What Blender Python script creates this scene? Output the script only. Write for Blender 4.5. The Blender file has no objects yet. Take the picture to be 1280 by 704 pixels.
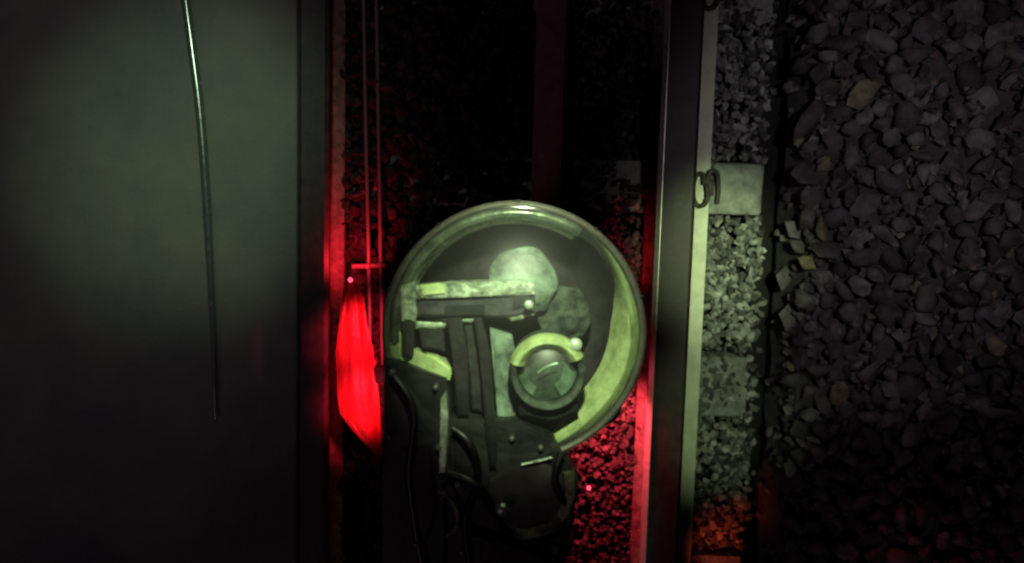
import bpy, bmesh, math, random
from mathutils import Vector, Matrix, noise
R = math.radians
rnd = random.Random(7)
S = bpy.context.scene
C = S.collection

# ------------------------------------------------------------------ camera
CAM_H = 2.0
LENS = 29.6
cam_d = bpy.data.cameras.new('camera'); cam_d.lens = LENS; cam_d.sensor_width = 36
cam_d.clip_start = 0.02; cam_d.clip_end = 500
cam = bpy.data.objects.new('camera', cam_d); C.objects.link(cam)
CAM_ROT = Matrix.Rotation(R(-6.0), 4, 'X') @ Matrix.Rotation(R(1.55), 4, 'Z')
cam.matrix_world = Matrix.Translation((0, 0, CAM_H)) @ CAM_ROT
cam_d.dof.use_dof = True; cam_d.dof.focus_distance = 1.5; cam_d.dof.aperture_fstop = 1.9
S.camera = cam
FPX = LENS / 36 * 1280

def P(px, py, z):
    """the point at height z that stands at this place of the photograph"""
    d = CAM_ROT.to_3x3() @ Vector(((px - 640) / FPX, -(py - 352) / FPX, -1))
    t = (z - CAM_H) / d.z
    return Vector((d.x * t, d.y * t, z))
def U(z):
    return (CAM_H - z) / FPX                    # metres per photograph pixel at height z

# ------------------------------------------------------------------ sky, purple fill, added spots, exposure
W = bpy.data.worlds.new('World'); S.world = W; W.use_nodes = True
nt = W.node_tree; bg = nt.nodes['Background']
sky = nt.nodes.new('ShaderNodeTexSky'); sky.sky_type = 'NISHITA'; sky.sun_disc = False
sky.sun_elevation = R(-4); sky.sun_rotation = R(60)
nt.links.new(sky.outputs[0], bg.inputs[0]); bg.inputs[1].default_value = 0.05
sd = bpy.data.lights.new('moon', 'SUN'); sd.energy = 0.07; sd.angle = R(8); sd.color = (1, .6, .85)  # dim purple sun added as ambient fill to tint the darks
so = bpy.data.objects.new('moon', sd); C.objects.link(so); so.rotation_euler = (R(25), R(-30), 0)
S.view_settings.view_transform = 'Standard'; S.view_settings.look = 'None'
S.view_settings.exposure = 0; S.view_settings.gamma = 1

def spot(name, loc, target, power, col, size, blend, rad=.03):
    l = bpy.data.lights.new(name, 'SPOT'); l.energy = power; l.color = col
    l.spot_size = R(size); l.spot_blend = blend; l.shadow_soft_size = rad
    o = bpy.data.objects.new(name, l); C.objects.link(o); o.location = loc
    o.rotation_euler = (Vector(target) - Vector(loc)).to_track_quat('-Z', 'Y').to_euler()
    return o
def point(name, loc, power, col, rad=.02):
    l = bpy.data.lights.new(name, 'POINT'); l.energy = power; l.color = col; l.shadow_soft_size = rad
    o = bpy.data.objects.new(name, l); C.objects.link(o); o.location = loc
    return o
GREEN = (.73, 1, .56)
# unseen spots added near the camera to light both sides of the track
spot('work_lamp_light', (.56, .14, 1.70), P(898, 325, 0), 88, (.74, 1, .48), 17, 1)
spot('work_lamp_light', (.60, -.10, 1.70), P(898, 505, 0), 28, (.74, 1, .52), 17, 1)
spot('work_lamp_light', (.62, .20, 1.70), P(1080, 235, .1), 13, (1, .92, .96), 44, 1)
spot('work_lamp_light', (-.16, .75, 1.92), P(238, 195, .05), 40, (.60, 1, .58), 24, 1)
spot('work_lamp_light', (-.16, .75, 1.90), P(150, 170, .05), 8.5, (.95, .95, 1), 48, 1)
# a narrow added spot aimed at the trolley head
spot('work_lamp_light', (.04, .34, 1.55), P(655, 392, .85), 64, (.84, 1, .60), 24, .6, .04)

# ------------------------------------------------------------------ material helpers
def mat(name, base, rough=.6, metal=0., var=.0, scale=20., bump=0., bscale=80., base2=None, spec=.5, coat=0, stretch=None):
    m = bpy.data.materials.new(name); m.use_nodes = True
    t = m.node_tree; b = t.nodes['Principled BSDF']
    b.inputs['Roughness'].default_value = rough; b.inputs['Metallic'].default_value = metal
    b.inputs['Specular IOR Level'].default_value = spec
    b.inputs['Coat Weight'].default_value = coat
    b.inputs['Base Color'].default_value = (*base, 1)
    tc = t.nodes.new('ShaderNodeTexCoord')
    if base2:
        n = t.nodes.new('ShaderNodeTexNoise'); n.inputs['Scale'].default_value = scale
        n.inputs['Detail'].default_value = 8; n.inputs['Roughness'].default_value = .65
        mp = t.nodes.new('ShaderNodeMapping'); mp.inputs['Scale'].default_value = stretch or (1, 1, 1)
        t.links.new(tc.outputs['Object'], mp.inputs[0]); t.links.new(mp.outputs[0], n.inputs['Vector'])
        r = t.nodes.new('ShaderNodeValToRGB')
        r.color_ramp.elements[0].color = (*base, 1); r.color_ramp.elements[1].color = (*base2, 1)
        r.color_ramp.elements[0].position = .36; r.color_ramp.elements[1].position = .64
        t.links.new(n.outputs[0], r.inputs[0]); t.links.new(r.outputs[0], b.inputs['Base Color'])
        mr = t.nodes.new('ShaderNodeMapRange'); mr.inputs[3].default_value = max(.02, rough - .15); mr.inputs[4].default_value = min(1, rough + .2)
        t.links.new(n.outputs[0], mr.inputs[0]); t.links.new(mr.outputs[0], b.inputs['Roughness'])
    if bump:
        n2 = t.nodes.new('ShaderNodeTexNoise'); n2.inputs['Scale'].default_value = bscale; n2.inputs['Detail'].default_value = 6
        t.links.new(tc.outputs['Object'], n2.inputs['Vector'])
        bp = t.nodes.new('ShaderNodeBump'); bp.inputs['Strength'].default_value = bump; bp.inputs['Distance'].default_value = .004
        t.links.new(n2.outputs[0], bp.inputs['Height']); t.links.new(bp.outputs[0], b.inputs['Normal'])
    return m
def stone_mat(name, stops, dirt=.5):
    m = bpy.data.materials.new(name); m.use_nodes = True
    t = m.node_tree; b = t.nodes['Principled BSDF']; b.inputs['Roughness'].default_value = .75
    b.inputs['Specular IOR Level'].default_value = .35
    g = t.nodes.new('ShaderNodeNewGeometry'); oi = t.nodes.new('ShaderNodeObjectInfo')
    ad = t.nodes.new('ShaderNodeMath'); ad.operation = 'ADD'
    t.links.new(g.outputs['Random Per Island'], ad.inputs[0]); t.links.new(oi.outputs['Random'], ad.inputs[1])
    wn = t.nodes.new('ShaderNodeTexWhiteNoise'); wn.noise_dimensions = '1D'; t.links.new(ad.outputs[0], wn.inputs['W'])
    r = t.nodes.new('ShaderNodeValToRGB'); e = r.color_ramp
    while len(e.elements) < len(stops): e.elements.new(.5)
    for k, (p, c) in enumerate(stops):
        e.elements[k].position = p; e.elements[k].color = (*c, 1)
    t.links.new(wn.outputs['Value'], r.inputs[0])
    tc = t.nodes.new('ShaderNodeTexCoord'); n = t.nodes.new('ShaderNodeTexNoise')
    n.inputs['Scale'].default_value = 45; n.inputs['Detail'].default_value = 7
    t.links.new(g.outputs['Position'], n.inputs['Vector'])
    mr = t.nodes.new('ShaderNodeMapRange'); mr.inputs[1].default_value = .3; mr.inputs[2].default_value = .7
    mr.inputs[3].default_value = 1 - dirt; mr.inputs[4].default_value = 1.15
    t.links.new(n.outputs[0], mr.inputs[0])
    mx = t.nodes.new('ShaderNodeMix'); mx.data_type = 'RGBA'; mx.blend_type = 'MULTIPLY'; mx.inputs[0].default_value = 1
    t.links.new(r.outputs[0], mx.inputs[6]); t.links.new(mr.outputs[0], mx.inputs[7]); t.links.new(mx.outputs[2], b.inputs['Base Color'])
    n2 = t.nodes.new('ShaderNodeTexNoise'); n2.inputs['Scale'].default_value = 160; n2.inputs['Detail'].default_value = 5
    t.links.new(g.outputs['Position'], n2.inputs['Vector'])
    bp = t.nodes.new('ShaderNodeBump'); bp.inputs['Strength'].default_value = .6; bp.inputs['Distance'].default_value = .004
    t.links.new(n2.outputs[0], bp.inputs['Height']); t.links.new(bp.outputs[0], b.inputs['Normal'])
    return m
def emit(name, col, strength, streak=None):
    m = bpy.data.materials.new(name); m.use_nodes = True
    t = m.node_tree; b = t.nodes['Principled BSDF']; b.inputs['Base Color'].default_value = (col[0]*.4, col[1]*.4, col[2]*.4, 1)
    b.inputs['Roughness'].default_value = .2
    b.inputs['Emission Color'].default_value = (*col, 1); b.inputs['Emission Strength'].default_value = strength
    if streak:
        tc = t.nodes.new('ShaderNodeTexCoord'); mp = t.nodes.new('ShaderNodeMapping'); mp.inputs['Scale'].default_value = streak
        t.links.new(tc.outputs['Object'], mp.inputs[0])
        n = t.nodes.new('ShaderNodeTexNoise'); n.inputs['Scale'].default_value = 1; n.inputs['Detail'].default_value = 4
        t.links.new(mp.outputs[0], n.inputs['Vector'])
        mr = t.nodes.new('ShaderNodeMapRange'); mr.inputs[1].default_value = .3; mr.inputs[2].default_value = .72
        mr.inputs[3].default_value = strength * .35; mr.inputs[4].default_value = strength * 1.7
        t.links.new(n.outputs[0], mr.inputs[0]); t.links.new(mr.outputs[0], b.inputs['Emission Strength'])
    return m
def glass_mat(name, tint=(.93, .98, .93), gl=(1, 1, 1), rough=.362, boost=1.0):
    m = bpy.data.materials.new(name); m.use_nodes = True
    t = m.node_tree; t.nodes.remove(t.nodes['Principled BSDF']); out = t.nodes['Material Output']
    tr = t.nodes.new('ShaderNodeBsdfTransparent'); tr.inputs[0].default_value = (*tint, 1)
    gs = t.nodes.new('ShaderNodeBsdfGlossy'); gs.inputs[0].default_value = (*gl, 1); gs.inputs['Roughness'].default_value = rough
    fr = t.nodes.new('ShaderNodeLayerWeight')
    pw = t.nodes.new('ShaderNodeMath'); pw.operation = 'POWER'; pw.inputs[1].default_value = 4; t.links.new(fr.outputs['Facing'], pw.inputs[0])
    mu = t.nodes.new('ShaderNodeMath'); mu.operation = 'MULTIPLY_ADD'; mu.inputs[1].default_value = .95; mu.inputs[2].default_value = .015 * boost; mu.use_clamp = True
    t.links.new(pw.outputs[0], mu.inputs[0])
    mx = t.nodes.new('ShaderNodeMixShader'); t.links.new(mu.outputs[0], mx.inputs[0])
    df = t.nodes.new('ShaderNodeBsdfDiffuse'); df.inputs[0].default_value = (.5, .5, .5, 1)
    mx2 = t.nodes.new('ShaderNodeMixShader'); mx2.inputs[0].default_value = .02      # dust on the glass
    t.links.new(tr.outputs[0], mx2.inputs[1]); t.links.new(df.outputs[0], mx2.inputs[2])
    t.links.new(mx2.outputs[0], mx.inputs[1]); t.links.new(gs.outputs[0], mx.inputs[2]); t.links.new(mx.outputs[0], out.inputs[0])
    return m

M = {}
M['soil'] = mat('soil', (.010, .009, .010), .95, base2=(.022, .019, .019), scale=14, bump=.8)  # near-black tone also paints the shadow in the trench by the bank
M['concrete'] = mat('concrete', (.15, .15, .155), .7, base2=(.25, .225, .185), scale=3.2, bump=.5, bscale=120, spec=.3)
M['sleeper'] = mat('sleeper_concrete', (.16, .165, .15), .8, base2=(.40, .42, .38), scale=24, bump=.7, bscale=150)
M['rail_head'] = mat('rail_head_steel', (.03, .022, .024), .55, .0, base2=(.065, .048, .048), scale=30, bump=.15)
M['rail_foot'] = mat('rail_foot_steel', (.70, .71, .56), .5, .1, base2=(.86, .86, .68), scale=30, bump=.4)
M['polished'] = mat('polished_steel', (.5, .47, .46), .38, .5, base2=(.66, .63, .62), scale=60)
M['rust'] = mat('rusty_steel', (.10, .075, .07), .75, base2=(.26, .19, .17), scale=45, bump=.7)  # rust darkened to paint the weak light on inner and left feet
M['plate'] = mat('red_plate_paint', (.50, .03, .04), .35, base2=(.85, .09, .11), scale=1, bump=.5, stretch=(110, 7, 7))  # red streaks put the red glow into the plate's colour
M['bank_soil'] = mat('bank_soil', (.05, .047, .05), .95, base2=(.09, .085, .09), scale=30, bump=.8)
M['cliprust'] = mat('rusty_clip', (.03, .026, .024), .6, .2, base2=(.13, .11, .095), scale=90, bump=.5)
M['iron'] = mat('dark_iron', (.035, .03, .03), .55, .4, base2=(.07, .055, .05), scale=40, bump=.3)
M['cable'] = mat('cable_sheath', (.30, .31, .30), .2, .7, base2=(.36, .37, .35), scale=60, spec=.8)
M['wire'] = mat('wire_sheath', (.2, .16, .16), .5)
M['duct'] = mat('duct_board', (.20, .08, .10), .8, base2=(.32, .14, .17), scale=30, bump=.5)
M['black'] = mat('black_paint', (.004, .004, .005), .5, base2=(.012, .012, .012), scale=20, bump=.2)
M['casing'] = mat('casing_paint', (.008, .008, .009), .5, base2=(.026, .026, .025), scale=26, bump=.25)
M['inner'] = mat('lamp_interior', (.12, .10, .12), .3, .85, base2=(.22, .19, .215), scale=16, bump=.25, bscale=30)
M['lime'] = mat('lime_reflector', (.34, .42, .18), .3, .15, base2=(.74, .84, .44), scale=30, bump=.5, bscale=50, coat=.6)  # bright lime carries the highlights of crescent, lens rim and bar end
M['olive'] = mat('olive_ring', (.05, .06, .03), .4, .2, base2=(.30, .34, .17), scale=40, bump=.5)
M['rubber'] = mat('rubber_hose', (.006, .006, .006), .35, base2=(.015, .015, .015), scale=30)
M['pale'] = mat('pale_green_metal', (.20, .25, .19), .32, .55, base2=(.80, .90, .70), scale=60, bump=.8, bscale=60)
M['rim'] = mat('rim_metal', (.16, .145, .13), .3, .3, base2=(.26, .24, .21), scale=30)
M['palegrey'] = mat('grey_green_metal', (.12, .14, .12), .3, .6, base2=(.5, .55, .45), scale=26, bump=.5, bscale=40)
M['band'] = mat('glossy_band', (.10, .105, .09), .22, .4, base2=(.30, .32, .26), scale=34, bump=.3, bscale=30, coat=1)
M['dullgrey'] = mat('dull_grey', (.025, .026, .026), .8, base2=(.10, .12, .10), scale=50, bump=.4, spec=.1)
M['barpaint'] = mat('bar_paint', (.03, .026, .032), .45, base2=(.06, .055, .062), scale=40, bump=.3)
M['bolt'] = mat('bolt_steel', (.08, .08, .075), .4, .6, base2=(.26, .27, .24), scale=90)
M['chrome'] = mat('lens_ring_metal', (.6, .7, .55), .3, .4, base2=(.72, .8, .65), scale=20)
M['frost'] = mat('frosted_bulb', (.06, .075, .065), .8, base2=(.26, .33, .27), scale=38, spec=0)
M['glass'] = glass_mat('lamp_glass')
M['rimglass'] = glass_mat('rim_glass', (.95, .98, .95), rough=.12, boost=2.)
M['lens'] = glass_mat('lens_glass', (.75, .85, .78), rough=.5, boost=5.)
M['lensback'] = mat('lens_back', (.035, .03, .032), .4, base2=(.09, .08, .08), scale=14)
M['redlens'] = emit('red_lens', (1, .02, .045), .95, (48, 7, 5))
M['redled'] = emit('red_led', (1, .05, .10), 3.)
M['stone'] = stone_mat('ballast_stone', [(0, (.065, .056, .062)), (.4, (.12, .106, .114)), (.72, (.175, .16, .168)), (.95, (.24, .225, .22)), (.975, (.29, .245, .15)), (1, (.17, .115, .115))])
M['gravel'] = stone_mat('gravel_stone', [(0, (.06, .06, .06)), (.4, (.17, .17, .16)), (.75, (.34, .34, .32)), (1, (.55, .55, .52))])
M['dark_gravel'] = stone_mat('oily_gravel', [(0, (.04, .038, .038)), (.5, (.075, .068, .068)), (1, (.14, .125, .125))])  # dark copy; shade between the rails put into the colour
M['oily_gravel'] = stone_mat('black_oily_gravel', [(0, (.012, .011, .011)), (.6, (.03, .025, .026)), (1, (.06, .05, .052))])  # darkest copy, painting in the unlit area left of the duct

# ------------------------------------------------------------------ mesh helpers
def obj(name, bm, m, parent=None, smooth=False, recalc=True):
    if recalc: bmesh.ops.recalc_face_normals(bm, faces=bm.faces)
    me = bpy.data.meshes.new(name); bm.to_mesh(me); bm.free()
    if m: me.materials.append(m)
    if smooth:
        me.shade_smooth()
        try: me.set_sharp_from_angle(angle=R(38))
        except Exception: pass
    o = bpy.data.objects.new(name, me); C.objects.link(o)
    if parent:
        o.parent = parent
        o.matrix_parent_inverse = Matrix.Translation(-parent.location)
    return o
def tag(o, label=None, cat=None, group=None, kind=None):
    for k, v in (('label', label), ('category', cat), ('group', group), ('kind', kind)):
        if v: o[k] = v
    return o
def thing(name, label, cat, loc=(0, 0, 0), group=None):
    o = bpy.data.objects.new(name, None); C.objects.link(o); o.location = loc; o.empty_display_size = .05
    return tag(o, label, cat, group)
def box(bm, x0, x1, y0, y1, z0, z1, bev=.004, seg=2):
    r = bmesh.ops.create_cube(bm, size=1)
    vs = r['verts']
    for v in vs:
        v.co = Vector(((x0 + x1) / 2 + v.co.x * (x1 - x0), (y0 + y1) / 2 + v.co.y * (y1 - y0), (z0 + z1) / 2 + v.co.z * (z1 - z0)))
    if bev:
        es = list({e for v in vs for e in v.link_edges})
        bmesh.ops.bevel(bm, geom=es, offset=bev, segments=seg, affect='EDGES', profile=.5)
def pbox(bm, px0, px1, py0, py1, z0, z1, bev=.004):
    a = P(px0, py1, z1); b = P(px1, py0, z1)
    box(bm, a.x, b.x, a.y, b.y, z0, z1, bev)
def lathe(bm, prof, cx, cy, n=64, a0=0., a1=2 * math.pi):
    full = abs(a1 - a0 - 2 * math.pi) < 1e-6
    cols = []
    for k in range(n if full else n + 1):
        a = a0 + (a1 - a0) * k / n
        cols.append([bm.verts.new((cx + r * math.cos(a), cy + r * math.sin(a), z)) for r, z in prof])
    for k in range(n):
        A, B = cols[k], cols[(k + 1) % len(cols)]
        for i in range(len(prof) - 1):
            bm.faces.new((A[i], B[i], B[i + 1], A[i + 1]))
    return cols
def disc(bm, cx, cy, z, r, n=48):
    c = bm.verts.new((cx, cy, z)); vs = [bm.verts.new((cx + r * math.cos(2 * math.pi * k / n), cy + r * math.sin(2 * math.pi * k / n), z)) for k in range(n)]
    for k in range(n): bm.faces.new((c, vs[k], vs[(k + 1) % n]))
def spline(pts, n=8):
    pts = [Vector(p) for p in pts]; out = []
    for i in range(len(pts) - 1):
        p0 = pts[max(i - 1, 0)]; p1 = pts[i]; p2 = pts[i + 1]; p3 = pts[min(i + 2, len(pts) - 1)]
        for k in range(n):
            t = k / n
            out.append(.5 * ((2 * p1) + (p2 - p0) * t + (2 * p0 - 5 * p1 + 4 * p2 - p3) * t * t + (3 * p1 - p0 - 3 * p2 + p3) * t ** 3))
    out.append(pts[-1]); return out
def tube(bm, pts, r, n=10, seg=8):
    ps = spline(pts, seg) if len(pts) > 2 else [Vector(p) for p in pts]
    rings = []
    up = Vector((0, 0, 1))
    for i, p in enumerate(ps):
        d = (ps[min(i + 1, len(ps) - 1)] - ps[max(i - 1, 0)]).normalized()
        u = up - d * up.dot(d)
        if u.length < 1e-3: u = Vector((1, 0, 0)) - d * d.x
        u.normalize(); w = d.cross(u)
        rr = r(i / (len(ps) - 1)) if callable(r) else r
        rings.append([bm.verts.new(p + (u * math.cos(2 * math.pi * k / n) + w * math.sin(2 * math.pi * k / n)) * rr) for k in range(n)])
    for a, b in zip(rings, rings[1:]):
        for k in range(n): bm.faces.new((a[k], a[(k + 1) % n], b[(k + 1) % n], b[k]))
    bm.faces.new(rings[0]); bm.faces.new(rings[-1])
def prism(bm, pts, z0, z1, bev=0):
    a = [bm.verts.new((p[0], p[1], z0)) for p in pts]; b = [bm.verts.new((p[0], p[1], z1)) for p in pts]
    n = len(pts)
    top = bm.faces.new(b); bm.faces.new(a[::-1])
    for k in range(n): bm.faces.new((a[k], a[(k + 1) % n], b[(k + 1) % n], b[k]))
    if bev: bmesh.ops.bevel(bm, geom=list(top.edges), offset=bev, segments=2, affect='EDGES')
def pprism(bm, pts, z0, z1, bev=0):
    prism(bm, [P(x, y, z1) for x, y in pts], z0, z1, bev)
def ball(bm, c, r, sz=1., u=20, v=12):
    rr = bmesh.ops.create_uvsphere(bm, u_segments=u, v_segments=v, radius=r)
    for w in rr['verts']: w.co = Vector((c[0] + w.co.x, c[1] + w.co.y, c[2] + w.co.z * sz))

def lump(bm, f, a):
    for v in bm.verts: v.co += Vector((noise.noise(v.co * f), noise.noise(v.co * f + Vector((7, 3, 1))), noise.noise(v.co * f + Vector((1, 9, 4))))) * a
# ------------------------------------------------------------------ the ground
bm = bmesh.new(); bmesh.ops.create_grid(bm, x_segments=1, y_segments=1, size=60)
for v in bm.verts: v.co.z = -.14
tag(obj('ground', bm, M['soil']), kind='structure')

# rails ---------------------------------------------------------------
def rail_mesh(hl, hr, fl, fr):
    """rail of head hl..hr and foot fl..fr running along y, foot on z=.03, head at z=.14"""
    hc = (hl + hr) / 2; w = .011
    prof = [(fl, .030), (fl, .041), (hc - w - .012, .054), (hc - w, .066), (hc - w, .098), (hl + .004, .106), (hl, .112), (hl, .132), (hl + .008, .14),
            (hr - .008, .14), (hr, .132), (hr, .112), (hr - .004, .106), (hc + w, .098), (hc + w, .066), (hc + w + .012, .054), (fr, .041), (fr, .030)]
    head, foot, inner = bmesh.new(), bmesh.new(), bmesh.new()
    ys = [-9, 9]
    def sweep(bm, pr):
        rows = [[bm.verts.new((x, y, z)) for x, z in pr] for y in ys]
        n = len(pr)
        for k in range(n): bm.faces.new((rows[0][k], rows[0][(k + 1) % n], rows[1][(k + 1) % n], rows[1][k]))
        bm.faces.new(rows[0]); bm.faces.new(rows[1])
    sweep(head, prof[4:14]); sweep(foot, [(hc, .030), (hc, .0975), (hc + w, .0975)] + prof[14:]); sweep(inner, prof[:4] + [(hc - w, .0975), (hc - .0005, .0975), (hc - .0005, .030)])
    return head, foot, inner
RX = [P(818, 350, .14).x, P(865, 350, .14).x, P(803, 350, .041).x, P(881, 350, .041).x]
LX = [P(372, 230, .14).x, P(410, 230, .14).x, 0, P(430, 320, .041).x]
LX[2] = LX[0] - .012
for xs, lab in ((RX, 'dark steel rail with pale green lit foot beside the stone ballast'), (LX, 'dark steel rail glowing red along its inner foot beside the concrete walkway')):
    h, f, f2 = rail_mesh(*xs)
    t = thing('rail', lab, 'rail', ((xs[0] + xs[1]) / 2, 0, .03), 'rails of the track')
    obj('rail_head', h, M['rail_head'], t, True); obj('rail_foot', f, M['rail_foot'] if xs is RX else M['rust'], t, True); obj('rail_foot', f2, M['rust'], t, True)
    if xs is RX:
        e = xs[0]; bm = bmesh.new()
        rows = [[bm.verts.new((e + dx, y, z)) for dx, z in ((-.002, .116), (-.002, .134), (.007, .1422), (.009, .1422), (.009, .1385), (.004, .13), (.002, .116))] for y in (-9, 9)]
        for k in range(7): bm.faces.new((rows[0][k], rows[0][(k + 1) % 7], rows[1][(k + 1) % 7], rows[1][k]))
        bm.faces.new(rows[0]); bm.faces.new(rows[1])
        obj('gauge_corner', bm, M['polished'], t, True)

# sleepers ------------------------------------------------------------
SXL, SXR = LX[0] - .10, P(955, 235, .02).x
labels = ['concrete sleeper at the upper edge, dim and mostly dark', 'pale green lit concrete sleeper held by a curled steel clip', 'concrete sleeper half buried in gravel, level with the small round lens', 'concrete sleeper at the lower edge in orange red light']
for k, py in enumerate((-8, 236, 481, 728)):
    a = P(920, py - 33, .022); b = P(920, py + 33, .022)
    if k == 2: a = P(920, py - 34, .022); b = P(920, py + 42, .022)
    t = thing('sleeper', labels[k], 'sleeper', ((SXL + SXR) / 2, (a.y + b.y) / 2, -.12), 'concrete sleepers under the rails')
    bm = bmesh.new(); box(bm, SXL, SXR - (.012 if k == 2 else 0), b.y, a.y, -.12, .022, .01, 2)
    bmesh.ops.subdivide_edges(bm, edges=bm.edges[:], cuts=1)
    for v in bm.verts: v.co += Vector((noise.noise(v.co * 14) * .006, noise.noise(v.co * 14 + Vector((5, 0, 0))) * .005, 0))
    obj('sleeper_block', bm, M['sleeper'], t, True)
    cy = (a.y + b.y) / 2
    for sx, cx in ((1, RX[3] - .012),) if k != 2 else ():
        bm = bmesh.new()
        q = lambda x, y, z: Vector((cx + sx * x, cy + y, z))
        tube(bm, [q(.034, -.036, .030), q(.035, .0, .032), q(.027, .034, .044), q(.009, .037, .058), q(.002, .010, .056), q(.006, -.020, .056), q(-.004, -.040, .058), q(-.021, -.037, .054), q(-.028, -.006, .050), q(-.022, .027, .050), q(-.008, .030, .056), q(-.004, .008, .060)], .0055, 8)
        obj('rail_clip', bm, M['cliprust'], t, True)
        bm = bmesh.new(); x0, x1 = sorted((cx + sx * .004, cx + sx * .022)); box(bm, x0, x1, cy - .018, cy + .018, .02, .044, .003)
        obj('clip_shoulder', bm, M['iron'], t, True)

# concrete walkway with its cable --------------------------------------
wx = LX[2] - .012
bm = bmesh.new(); ys = [-9, -.62, 1.05, 9]
tg = thing('walkway', None, None, (wx, 0, -.12)); tg['kind'] = 'structure'
box(bm, -4.0, wx, -9, 9, -.12, .05, .008, 2)
obj('slab', bm, M['concrete'], tg, True)
bm = bmesh.new()
cp = [(220, -120), (226, -50), (232, 0), (240, 60), (250, 140), (257, 230), (262, 320), (267, 420), (269, 490), (270, 524)]
tube(bm, [P(x, y, .058) for x, y in cp], lambda t: .0105 if t < .6 else .0105 - (t - .6) * .018, 12, 6)
tag(obj('cable', bm, M['cable'], None, True), 'long thin cable lying along the smooth grey walkway, glinting green', 'cable')

# twin wires beside the left rail --------------------------------------
wt = thing('wire_pair', 'two thin wires joined by a short crossbar beside the red lit rail', 'wires', P(468, 330, .05))
for x0, x1 in ((454, 461), (470, 476)):
    bm = bmesh.new(); tube(bm, [P(x0, -30, .055), P(x0 + 3, 150, .055), P(x1, 330, .058), P(x1 + 2, 480, .05)], .0042, 8); obj('wire', bm, M['wire'], wt, True)
bm = bmesh.new(); tube(bm, [P(440, 333, .062), P(482, 332, .062)], .0055, 8); obj('crossbar', bm, M['wire'], wt, True)
bm = bmesh.new(); ball(bm, P(460, 333, .062), .009); ball(bm, P(476, 332, .062), .009); obj('clamp', bm, M['wire'], wt, True)

# cable duct between the rails -----------------------------------------
bm = bmesh.new(); a = P(668, 100, .05).x; b = P(706, 100, .05).x
box(bm, a, b, -9, 9, -.03, .05, .004)
dt = thing('cable_duct', 'dark reddish duct board running lengthwise between the rails', 'duct', ((a + b) / 2, 0, -.03))
obj('duct_cover', bm, M['duct'], dt, True)
bm = bmesh.new(); box(bm, b + .001, b + .007, -9, 9, -.02, .058, .002); obj('edge_strip', bm, M['iron'], dt, True)

# ------------------------------------------------------------------ stones
def stone_bm(r):
    bm = bmesh.new()
    sx, sy, sz = r.uniform(.8, 1.25), r.uniform(.6, .95), r.uniform(.45, .75)
    for _ in range(15):
        v = Vector((r.gauss(0, 1), r.gauss(0, 1), r.gauss(0, 1))).normalized()
        f = .5 * r.uniform(.82, 1.12)
        bm.verts.new((v.x * f * sx, v.y * f * sy, v.z * f * sz))
    res = bmesh.ops.convex_hull(bm, input=bm.verts[:])
    bmesh.ops.delete(bm, geom=[g for g in res['geom_interior'] if isinstance(g, bmesh.types.BMVert)], context='VERTS')
    bmesh.ops.recalc_face_normals(bm, faces=bm.faces)
    return bm
bases = []; raw = []
for k in range(16):
    bm = stone_bm(rnd)
    me = bpy.data.meshes.new('stone'); bm.to_mesh(me); bm.free(); bases.append(me)
    raw.append(([v.co.copy() for v in me.vertices], [tuple(p.vertices) for p in me.polygons]))
    me.materials.append(M['stone']); me.shade_smooth(); me.set_sharp_from_angle(angle=R(70))
def rot(full=True):
    e = Matrix.Rotation(rnd.uniform(0, 6.283), 3, 'Z')
    return e @ Matrix.Rotation(rnd.gauss(0, .35), 3, 'X') @ Matrix.Rotation(rnd.gauss(0, .35), 3, 'Y')
def heap(name, items, m, kind='stuff', parent=None):
    V, F = [], []
    for p, s in items:
        vs, fs = raw[rnd.randrange(16)]; q = rot(); n = len(V)
        V += [tuple(q @ v * s + p) for v in vs]; F += [tuple(i + n for i in f) for f in fs]
    me = bpy.data.meshes.new(name); me.from_pydata(V, [], F); me.materials.append(m)
    o = bpy.data.objects.new(name, me); C.objects.link(o); o['kind'] = kind
    if parent: o.parent = parent; o.matrix_parent_inverse = Matrix.Translation(-parent.location)
    return o
BX = P(972, 350, 0).x
def bank(x, y):
    e = BX + .004 + .022 * noise.noise(Vector((0, y * 9, 1.3)))
    d = x - e
    if d < 0: return -.10
    return -.125 + .14 * min(1, d / .05) + .30 * max(0, d - .03) + .03 * noise.noise(Vector((x * 4, y * 4, 0)))
bt = thing('ballast_bank', None, None, (BX + .3, 0, -.14)); bt['kind'] = 'structure'
bm = bmesh.new(); nx, ny = 40, 90
g = [[bm.verts.new((BX + .024 + 1.6 * i / nx, -1.9 + 4 * j / ny, bank(BX + .024 + 1.6 * i / nx, -1.9 + 4 * j / ny) - .03)) for j in range(ny + 1)] for i in range(nx + 1)]
for i in range(nx):
    for j in range(ny): bm.faces.new((g[i][j], g[i + 1][j], g[i + 1][j + 1], g[i][j + 1]))
obj('bank_soil', bm, M['bank_soil'], bt, True)
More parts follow.
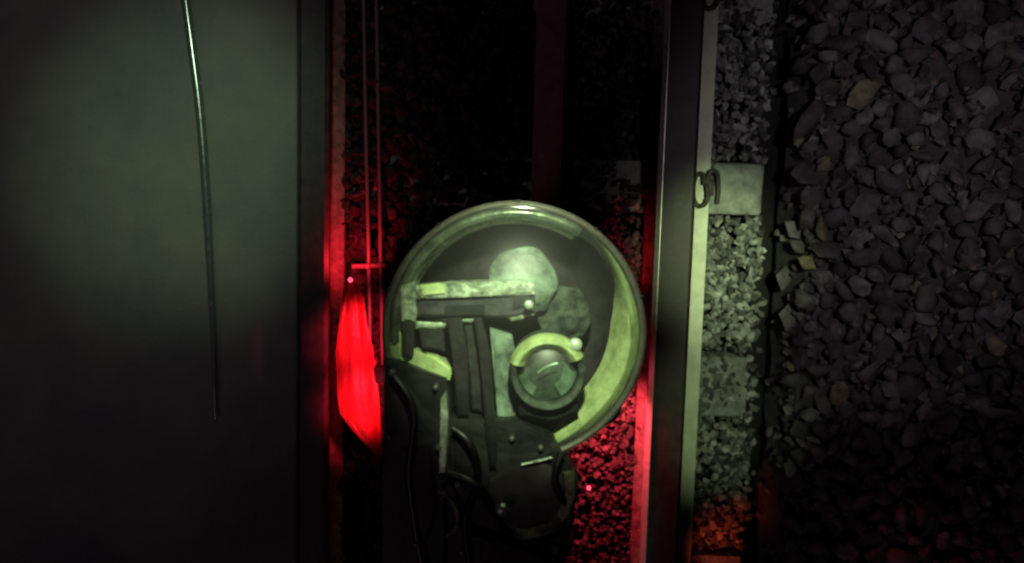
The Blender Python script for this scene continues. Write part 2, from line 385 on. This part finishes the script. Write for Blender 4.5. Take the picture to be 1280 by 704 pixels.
# big stones, one object each
taken = []; tries = 0
while len(taken) < 296 and tries < 60000:
    tries += 1
    px, py = rnd.uniform(970, 1300), rnd.uniform(-25, 730)
    p = P(px, py, .03); p = P(px, py, bank(p.x, p.y))
    s = rnd.uniform(.044, .080) * (1.25 if rnd.random() < .14 else 1)
    if tries > 20000: s *= .75
    if p.x < BX + .022 + .03 * noise.noise(Vector((3, p.y * 9, 1.3))): continue
    if any((p.x - q.x) ** 2 + (p.y - q.y) ** 2 < (.34 * (s + t)) ** 2 for q, t in taken): continue
    taken.append((p, s))
for p, s in taken:
    o = bpy.data.objects.new('stone', bases[rnd.randrange(16)]); C.objects.link(o)
    p.z = bank(p.x, p.y) - s * .06 + rnd.uniform(-.008, .014)
    q = rot().to_4x4()
    o.parent = bt; o.matrix_parent_inverse = Matrix.Translation(-bt.location)
    o.matrix_basis = Matrix.Translation(p) @ q @ Matrix.Diagonal((s * 1.22, s * 1.22, s * 1.1, 1))
items = []
for _ in range(6500):
    x = rnd.uniform(BX + .022, BX + 1.3); y = rnd.uniform(-1.5, 1.6)
    items.append((Vector((x, y, bank(x, y) - rnd.uniform(-.004, .018))), rnd.uniform(.018, .044)))
heap('small_stones', items, M['stone'], parent=bt)
# fine gravel beside the right rail
gx0, gx1 = RX[3] - .02, P(948, 350, 0).x
sl = [(-8, 33), (236, 33), (481, 38), (728, 33)]
items = []
for _ in range(5200):
    y = rnd.uniform(-1.5, 1.6); x = rnd.uniform(gx0, gx1 + .012 * noise.noise(Vector((0, y * 22, 4))) + .02 * rnd.random() ** 3)
    z = -.012 + .014 * noise.noise(Vector((x * 9, y * 9, 2)))
    on = False
    for py, h in sl:
        if P(920, py + h, .02).y - .004 < y < P(920, py - h, .02).y + .004: on = True
    if on and x > RX[3] + .012 and not (abs(y - P(920, 481, .02).y) < .075 and rnd.random() < .6 or y > P(920, 40, 0).y and rnd.random() < .8): continue
    z += .028 if on else rnd.uniform(-.01, .008)
    items.append((Vector((x, y, z)), rnd.uniform(.016, .032)))
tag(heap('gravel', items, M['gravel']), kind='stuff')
# ballast between the rails; dark stone colours and heaping paint in its shade
items = []
for _ in range(15000):
    x = rnd.uniform(LX[1] + .01, RX[2] + .01); y = rnd.uniform(-1.5, 1.6)
    if a - .012 < x < b + .012: continue
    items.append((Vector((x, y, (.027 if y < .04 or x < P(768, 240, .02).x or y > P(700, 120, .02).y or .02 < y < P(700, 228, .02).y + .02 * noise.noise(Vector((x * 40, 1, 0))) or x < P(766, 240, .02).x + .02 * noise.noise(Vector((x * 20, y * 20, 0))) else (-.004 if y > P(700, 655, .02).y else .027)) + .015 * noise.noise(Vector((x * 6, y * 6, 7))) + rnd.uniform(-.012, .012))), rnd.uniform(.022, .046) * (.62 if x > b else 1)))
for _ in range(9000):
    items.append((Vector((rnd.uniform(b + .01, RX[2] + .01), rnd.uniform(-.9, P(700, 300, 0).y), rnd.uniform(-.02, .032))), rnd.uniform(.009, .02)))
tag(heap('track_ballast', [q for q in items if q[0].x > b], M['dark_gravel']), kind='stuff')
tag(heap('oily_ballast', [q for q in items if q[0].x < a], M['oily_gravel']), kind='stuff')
bm = bmesh.new(); box(bm, wx + .002, gx1 - .02, -9, 9, -.135, -.055, 0)
tag(obj('track_bed', bm, M['soil']), kind='structure')

# ------------------------------------------------------------------ the trolley with the round lamp
ZT = .85
c = P(643, 417, ZT); u = U(ZT); RO = 167 * u
T = thing('rail_trolley', 'dark trolley with big round glass lamp head glowing yellow green between the rails', 'trolley', (c.x, c.y, .022))
def arc(cx, cy, r, a): return (cx + r * math.cos(a), cy + r * math.sin(a))
# drum and rim
bm = bmesh.new(); lathe(bm, [(.10, .56), (RO - .012, .56), (RO - .002, .60), (RO - .002, ZT - .012)], c.x, c.y, 96); disc(bm, c.x, c.y, .56, .1, 96)
obj('drum', bm, M['black'], T, True)
bm = bmesh.new(); lathe(bm, [(RO - .0042 + .0045 * math.cos(t), ZT - .004 + .006 * math.sin(t)) for t in [2 * math.pi * k / 12 for k in range(13)]], c.x, c.y, 96)
bm2 = bm
obj('rim_ring', bm, M['rim'], T, True)
bm = bmesh.new(); lathe(bm, [(RO - .006, ZT - .012), (RO * .90, ZT - .03), (RO * .82, ZT - .055), (RO * .74, ZT - .085), (RO * .6, ZT - .10), (.02, ZT - .104), (.001, ZT - .104)], c.x, c.y, 96)
obj('lamp_bowl', bm, M['inner'], T, True)
# dome reflection painted as a lime crescent on the right, pale arc on the upper left
def crescent(name, a0, a1, ro, ri_c, ri, z0, z1, m, taper=True):
    bm = bmesh.new(); rows = []
    n = 44
    for k in range(n + 1):
        a = R(a0 + (a1 - a0) * k / n)
        o_ = Vector((c.x + ro * math.cos(a), c.y + ro * math.sin(a), 0)); i_ = Vector((c.x + ri_c[0] + ri * math.cos(a), c.y + ri_c[1] + ri * math.sin(a), 0))
        f = 1
        if taper: f = min(1, 2.3 * min(k / n, 1.6 * (1 - k / n)) + .03)
        i_ = o_.lerp(i_, f)
        row = []
        for j in range(7):
            t = j / 6; p = o_.lerp(i_, t); p.z = z0 - .010 + .012 * math.sin(math.pi * t) - .042 * t ** 3 + .002 * noise.noise(p * 30); row.append(bm.verts.new(p))
        rows.append(row)
    for A, B in zip(rows, rows[1:]):
        for j in range(6): bm.faces.new((A[j], B[j], B[j + 1], A[j + 1]))
    return obj(name, bm, m, T, True)
crescent('crescent_reflector', 63, -86, 160 * u, (-11 * u, 8 * u), 138 * u, ZT - .006, ZT - .026, M['lime'])
bm = bmesh.new(); lathe(bm, [(u * (161 - 20 * k / 12), ZT - .014 + .016 * math.sin(math.pi * (k / 12) ** .8)) for k in range(13)], c.x, c.y, 60, R(59), R(186))
obj('outer_band', bm, M['band'], T, True)
bm = bmesh.new(); lathe(bm, [(u * 141, ZT - .02), (u * 139.5, ZT - .012), (u * 137, ZT - .02)], c.x, c.y, 60, R(60), R(182)); obj('retaining_ring', bm, M['palegrey'], T, True)
# lime flap at the left
bm = bmesh.new(); pprism(bm, [(484, 402), (497, 396), (502, 430), (518, 440), (545, 446), (566, 462), (562, 476), (520, 470), (484, 456)], ZT - .04, ZT - .004, .004)
obj('flap', bm, M['lime'], T, True)
# cross bar
zb = ZT + .01
bt_ = bmesh.new(); pprism(bt_, [(519, 358), (560, 354), (612, 352), (655, 350), (668, 356), (668, 368), (612, 370), (560, 372), (519, 374)], zb - .03, zb, .004)
obj('crossbar_top', bt_, M['pale'], T, True)
bm = bmesh.new(); pprism(bm, [(521, 374), (668, 368), (672, 390), (640, 397), (522, 396)], zb - .05, zb - .008, .003)
cb = obj('crossbar', bm, M['barpaint'], T, True)
bm = bmesh.new(); pprism(bm, [(524, 357), (548, 354), (562, 356), (558, 369), (526, 372)], zb - .01, zb + .003, .003); obj('end_cap', bm, M['lime'], cb, True)  # highlight on the bar end, painted as a lime patch
bm = bmesh.new(); pprism(bm, [(556, 383), (606, 381), (606, 394), (556, 396)], zb - .04, zb - .005, .001); obj('slot', bm, M['black'], cb, True)
bm = bmesh.new(); pprism(bm, [(642, 364), (662, 362), (664, 382), (640, 388)], zb - .04, zb - .0045, .002); obj('notch', bm, M['black'], cb, True)
bm = bmesh.new(); pprism(bm, [(632, 395), (662, 388), (668, 394), (640, 402)], zb - .05, zb - .012, .002); obj('lip', bm, M['pale'], T, True)
bm = bmesh.new(); pprism(bm, [(560, 398), (602, 395), (602, 402), (560, 405)], zb - .06, zb - .014, .002); obj('lip', bm, M['pale'], T, True)
# left bracket
bm = bmesh.new(); pprism(bm, [(500, 358), (518, 352), (521, 392), (518, 404), (502, 402)], zb - .05, zb - .002, .004); obj('bracket', bm, M['pale'], T, True)
bm = bmesh.new(); pprism(bm, [(502, 402), (518, 402), (516, 445), (508, 450), (502, 440)], zb - .05, zb, .004); obj('bracket_foot', bm, M['casing'], T, True)
bm = bmesh.new(); pprism(bm, [(520, 402), (562, 404), (562, 410), (520, 411)], zb - .06, zb - .02, .002); obj('cross_strip', bm, M['pale'], T, True)
bm = bmesh.new(); pprism(bm, [(524, 412), (554, 411), (556, 440), (528, 436)], zb - .06, zb - .02, .003); obj('recess_plate', bm, M['casing'], T, True)
# uprights
for q in ([(558, 398), (576, 398), (584, 440), (586, 520), (572, 522), (566, 450)], [(592, 398), (602, 398), (612, 450), (618, 524), (606, 524), (600, 450)]):
    bm = bmesh.new(); pprism(bm, q, zb - .06, zb + .004, .003); obj('upright', bm, M['black'], T, True)
bm = bmesh.new(); pprism(bm, [(580, 404), (592, 404), (602, 470), (604, 516), (590, 512), (586, 450)], zb - .06, zb - .02, .003); obj('upright_plate', bm, M['casing'], T, True)
bm = bmesh.new(); pprism(bm, [(612, 410), (640, 420), (650, 470), (640, 560), (622, 560), (620, 500)], zb - .07, zb - .03, .006); obj('back_plate', bm, M['frost'], T, True)
# frosted bulb
bm = bmesh.new(); ball(bm, P(652, 352, ZT - .035), 44 * U(ZT - .03), .55, 48, 30); lump(bm, 40, .006); obj('bulb', bm, M['frost'], T, True)
bm = bmesh.new(); ball(bm, P(704, 392, ZT - .055), 36 * U(ZT - .05), .5, 40, 24); lump(bm, 60, .007); obj('bulb', bm, M['dullgrey'], T, True)
# round lens; lime upper arc and dark barrel paint its lit and unlit rim
zl = ZT + .02; lc = P(685, 468, zl); ul = U(zl); rl = 50 * ul
bm = bmesh.new(); lathe(bm, [(rl * .95, zl - .07), (rl, zl - .02), (rl * .99, zl - .006), (rl * .92, zl), (rl * .80, zl - .004), (rl * .76, zl - .03)], lc.x, lc.y, 56)
ln = obj('lens_barrel', bm, M['dullgrey'], T, True)
bm = bmesh.new(); lathe(bm, [(rl * 1.02, zl - .016), (rl * 1.0, zl - .004), (rl * .93, zl + .004), (rl * .80, zl + .004), (rl * .66, zl - .004), (rl * .6, zl - .014)], lc.x, lc.y, 30, R(28), R(165)); obj('lens_hood', bm, M['lime'], ln, True)
bm = bmesh.new(); lathe(bm, [(rl * .40, zl - .026), (rl * .5, zl - .022), (rl * .74, zl - .020)], lc.x, lc.y, 20, R(-60), R(50)); obj('lens_element', bm, M['frost'], ln, True)
bm = bmesh.new(); lathe(bm, [(rl * .52, zl - .026), (rl * .6, zl - .023), (rl * .74, zl - .020)], lc.x, lc.y, 20, R(110), R(240)); obj('lens_element', bm, M['palegrey'], ln, True)
bm = bmesh.new(); tube(bm, [P(672, 466, zl - .01), P(684, 458, zl - .008), P(697, 454, zl - .008)], .0012, 6); obj('filament', bm, M['chrome'], ln, True)  # highlight line on the lens, modelled as a thin bright rod
bm = bmesh.new(); disc(bm, lc.x, lc.y, zl - .028, rl * .77); obj('lens_back', bm, M['dullgrey'], ln, True)
bm = bmesh.new(); lathe(bm, [(rl * .775 * math.sin(t), zl - .02 + .02 * math.cos(t)) for t in [.01 + 1.56 * k / 9 for k in range(10)]], lc.x, lc.y, 48); obj('lens_glass', bm, M['lens'], ln, True)
for x, y, r in ((719, 431, 9), (661, 381, 6)):
    p = P(x, y, zl); bm = bmesh.new(); ball(bm, p, r * ul, .7, 14, 10); obj('screw', bm, M['chrome'], T, True)
bm = bmesh.new(); pprism(bm, [(648, 508), (722, 500), (724, 516), (690, 528), (650, 520)], ZT - .03, ZT + .004, .003); obj('lens_bracket', bm, M['black'], T, True)
# casing below the lamp
zc = .86
bm = bmesh.new(); pprism(bm, [(479, 447), (500, 452), (530, 464), (556, 474), (562, 500), (562, 760), (476, 760)], .50, zc, .008); obj('side_casing', bm, M['casing'], T, True)
bm = bmesh.new(); pprism(bm, [(562, 524), (650, 530), (690, 548), (712, 578), (722, 610), (716, 660), (700, 760), (562, 760)], .50, zc + .004, .008); obj('lower_casing', bm, M['casing'], T, True)
bm = bmesh.new(); pprism(bm, [(551, 500), (557, 490), (560, 520), (558, 560), (556, 592), (549, 592)], zc - .01, zc + .010, .002); obj('edge_strip', bm, M['pale'], T, True)
bm = bmesh.new(); pprism(bm, [(606, 524), (618, 522), (622, 560), (620, 585), (612, 585)], zc - .03, zc + .016, .003); obj('strap', bm, M['black'], T, True)
bm = bmesh.new(); tube(bm, [P(652, 581, zc + .012), P(690, 572, zc + .012)], .0018, 8); obj('trim_rod', bm, M['pale'], T, True)
# second, unlit round lamp at the bottom
z2 = zc + .016; c2 = P(655, 612, z2); u2 = U(z2)
bm = bmesh.new(); lathe(bm, [(70 * u2, z2 - .05), (72 * u2, z2 - .01), (66 * u2, z2), (54 * u2, z2 - .004), (50 * u2, z2 - .022)], c2.x, c2.y, 40, R(-100), R(25))
lump(bm, 60, .004); sp = obj('lower_lamp_ring', bm, M['olive'], T, True)
bm = bmesh.new(); pprism(bm, [(612, 600), (640, 584), (676, 579), (700, 590), (707, 608), (700, 632), (686, 650), (665, 662), (640, 664), (620, 652), (609, 628)], z2 - .04, z2 - .006, .004); obj('lower_lamp_glass', bm, M['lensback'], sp, True)
bm = bmesh.new(); ball(bm, P(628, 637, z2 + .01), 9 * u2, .7); obj('knob', bm, M['pale'], T, True)
bm = bmesh.new(); p = [P(x, y, zc + .012) for x, y in ((548, 612), (562, 622), (572, 640), (570, 660), (556, 672))]; tube(bm, p, .0042, 10); obj('hook', bm, M['olive'], T, True)
bm = bmesh.new(); ball(bm, P(700, 684, zc + .01), 17 * u2, .6); obj('round_knob', bm, M['black'], T, True)
bm = bmesh.new(); pprism(bm, [(588, 664), (660, 690), (700, 706), (700, 760), (585, 760)], zc - .03, zc + .018, .005); obj('lower_plate', bm, M['black'], T, True)
bm = bmesh.new(); pprism(bm, [(500, 560), (540, 556), (546, 640), (530, 690), (496, 690)], zc - .01, zc + .006, .004); obj('cover_plate', bm, M['black'], T, True)
for hp in ([(566, 536), (588, 556), (598, 600), (582, 650), (592, 730)], [(702, 566), (694, 600), (712, 648), (692, 690), (700, 740)], [(492, 470), (518, 516), (512, 600), (530, 720)], [(560, 590), (600, 610), (640, 672), (690, 676)]):
    bm = bmesh.new(); tube(bm, [P(x, y, zc + .010 + .008 * math.sin(i * 2.)) for i, (x, y) in enumerate(hp)], .0055, 10); obj('hose', bm, M['rubber'], T, True)
for x, y in ((490, 466), (545, 484), (488, 545), (572, 606), (578, 690), (640, 548), (676, 560), (706, 622), (520, 680), (548, 560)):
    p = P(x, y, zc + .008); bm = bmesh.new(); lathe(bm, [(.0001, zc + .013), (.0035, zc + .012), (.0045, zc + .009), (.0045, zc - .002)], p.x, p.y, 6); obj('casing_bolt', bm, M['bolt'], T)
# glass dome over the lamp
bm = bmesh.new(); lathe(bm, [(.290 * math.sin(t), ZT - .002 - .2317 + .290 * math.cos(t)) for t in [.004 + (math.asin((RO - .006) / .290) - .004) * k / 22 for k in range(23)]], c.x, c.y, 96)
obj('glass_dome', bm, M['glass'], T, True)
for k in range(10):
    aa = R(18 + 36 * k); bm = bmesh.new(); x, y = arc(c.x, c.y, RO - .0005, aa); lathe(bm, [(.0001, ZT + .0035), (.002, ZT + .003), (.003, ZT + .001), (.003, ZT - .006)], x, y, 6); obj('rim_bolt', bm, M['iron'], T)
bm = bmesh.new(); lathe(bm, [(RO - .011 + .011 * math.cos(2 * math.pi * k / 14), ZT + .006 + .009 * math.sin(2 * math.pi * k / 14)) for k in range(15)], c.x, c.y, 96)
obj('glass_rim', bm, M['rimglass'], T, True)
# chassis and feet on the sleepers
bm = bmesh.new(); box(bm, c.x - .13, c.x + .10, c.y - .9, c.y + .02, .34, .50, .012); obj('chassis', bm, M['black'], T, True)
for sx, yy in ((-.09, P(640, 481, .02).y), (.07, P(640, 481, .02).y), (-.09, P(640, 728, .02).y), (.07, P(640, 728, .02).y)):
    bm = bmesh.new(); box(bm, c.x + sx - .02, c.x + sx + .02, yy - .03, yy + .03, .0225, .345, .006); obj('leg', bm, M['black'], T, True)
bm = bmesh.new(); lathe(bm, [(.001, .49), (.07, .49), (.07, .565), (.001, .565)], c.x, c.y, 32); obj('drum_mount', bm, M['black'], T, True)
# red tail lamps low on both flanks
zr = .16
bm = bmesh.new(); rows = []
for y, xa, xb in ((354, 436, 446), (360, 431, 450), (372, 428, 455), (402, 424, 458), (440, 420, 467), (470, 420, 471), (500, 422, 474), (518, 425, 475), (540, 442, 476), (556, 457, 476), (570, 471, 477)):
    xa += 4 * noise.noise(Vector((y * .06, 0, 5)))
    rows.append([bm.verts.new(P(xa + (xb - xa) * k / 10, y, zr - .034 + .010 * math.sin(math.pi * k / 10) + .022 * (1 - k / 10) + .002 * math.sin(k * 2.1))) for k in range(11)])
for A, B in zip(rows, rows[1:]):
    for k in range(10): bm.faces.new((A[k], A[k + 1], B[k + 1], B[k]))
bmesh.ops.solidify(bm, geom=bm.faces[:], thickness=.004)
sp_ = obj('side_plate', bm, M['plate'], T, True)  # added plate that carries the painted red glow
bm = bmesh.new(); ball(bm, P(438, 350, zr), .0055); tl = obj('tail_lamp', bm, M['redled'], T, True)
bm = bmesh.new(); q0 = P(468, 470, zr - .02); box(bm, q0.x - .02, c.x - .07, q0.y - .02, q0.y + .02, zr - .05, zr - .03, .004); obj('plate_arm', bm, M['black'], sp_, True)
r1 = P(752, 505, .30)
bm = bmesh.new(); lathe(bm, [(.001, .17), (.028, .172), (.034, .185), (.034, .21)], r1.x, r1.y, 28)
tr_ = obj('tail_lamp', bm, M['redled'], T, True)
bm = bmesh.new(); lathe(bm, [(.036, .182), (.040, .185), (.040, .27), (.036, .33), (.001, .335)], r1.x, r1.y, 28); obj('lamp_hood', bm, M['black'], tr_, True)
bm = bmesh.new(); box(bm, c.x, r1.x, r1.y - .015, r1.y + .015, .336, .36, .004); obj('lamp_arm', bm, M['black'], tr_, True)
p = P(736, 610, .45); bm = bmesh.new(); ball(bm, p, .0045); obj('red_led', bm, M['redled'], T, True)
spot('tail_lamp_light', (r1.x, r1.y, .152), P(785, 610, 0), 12.0, (1, .055, .085), 120, .9, .02)
spot('tail_lamp_light', P(484, 418, .30), P(450, 420, .12), 7.5, (1, .03, .06), 58, .9, .015)  # unseen red spot added under the casing to light the plate
spot('tail_lamp_light', P(486, 505, .30), P(456, 500, .12), 7.5, (1, .03, .06), 58, .9, .015)  # second added spot for the lower half of the plate
spot('tail_lamp_light', P(451, 336, .146), P(412, 285, .04), 1.7, (1, .015, .035), 150, .8, .012)
spot('tail_lamp_light', P(768, 415, .20), P(788, 305, 0), 1.5, (1, .03, .05), 44, 1, .02)  # unseen red spot added for the glow at the dome's upper right
spot('tail_lamp_light', P(872, 800, .30), P(908, 668, 0), 2.2, (1, .09, .02), 30, 1)
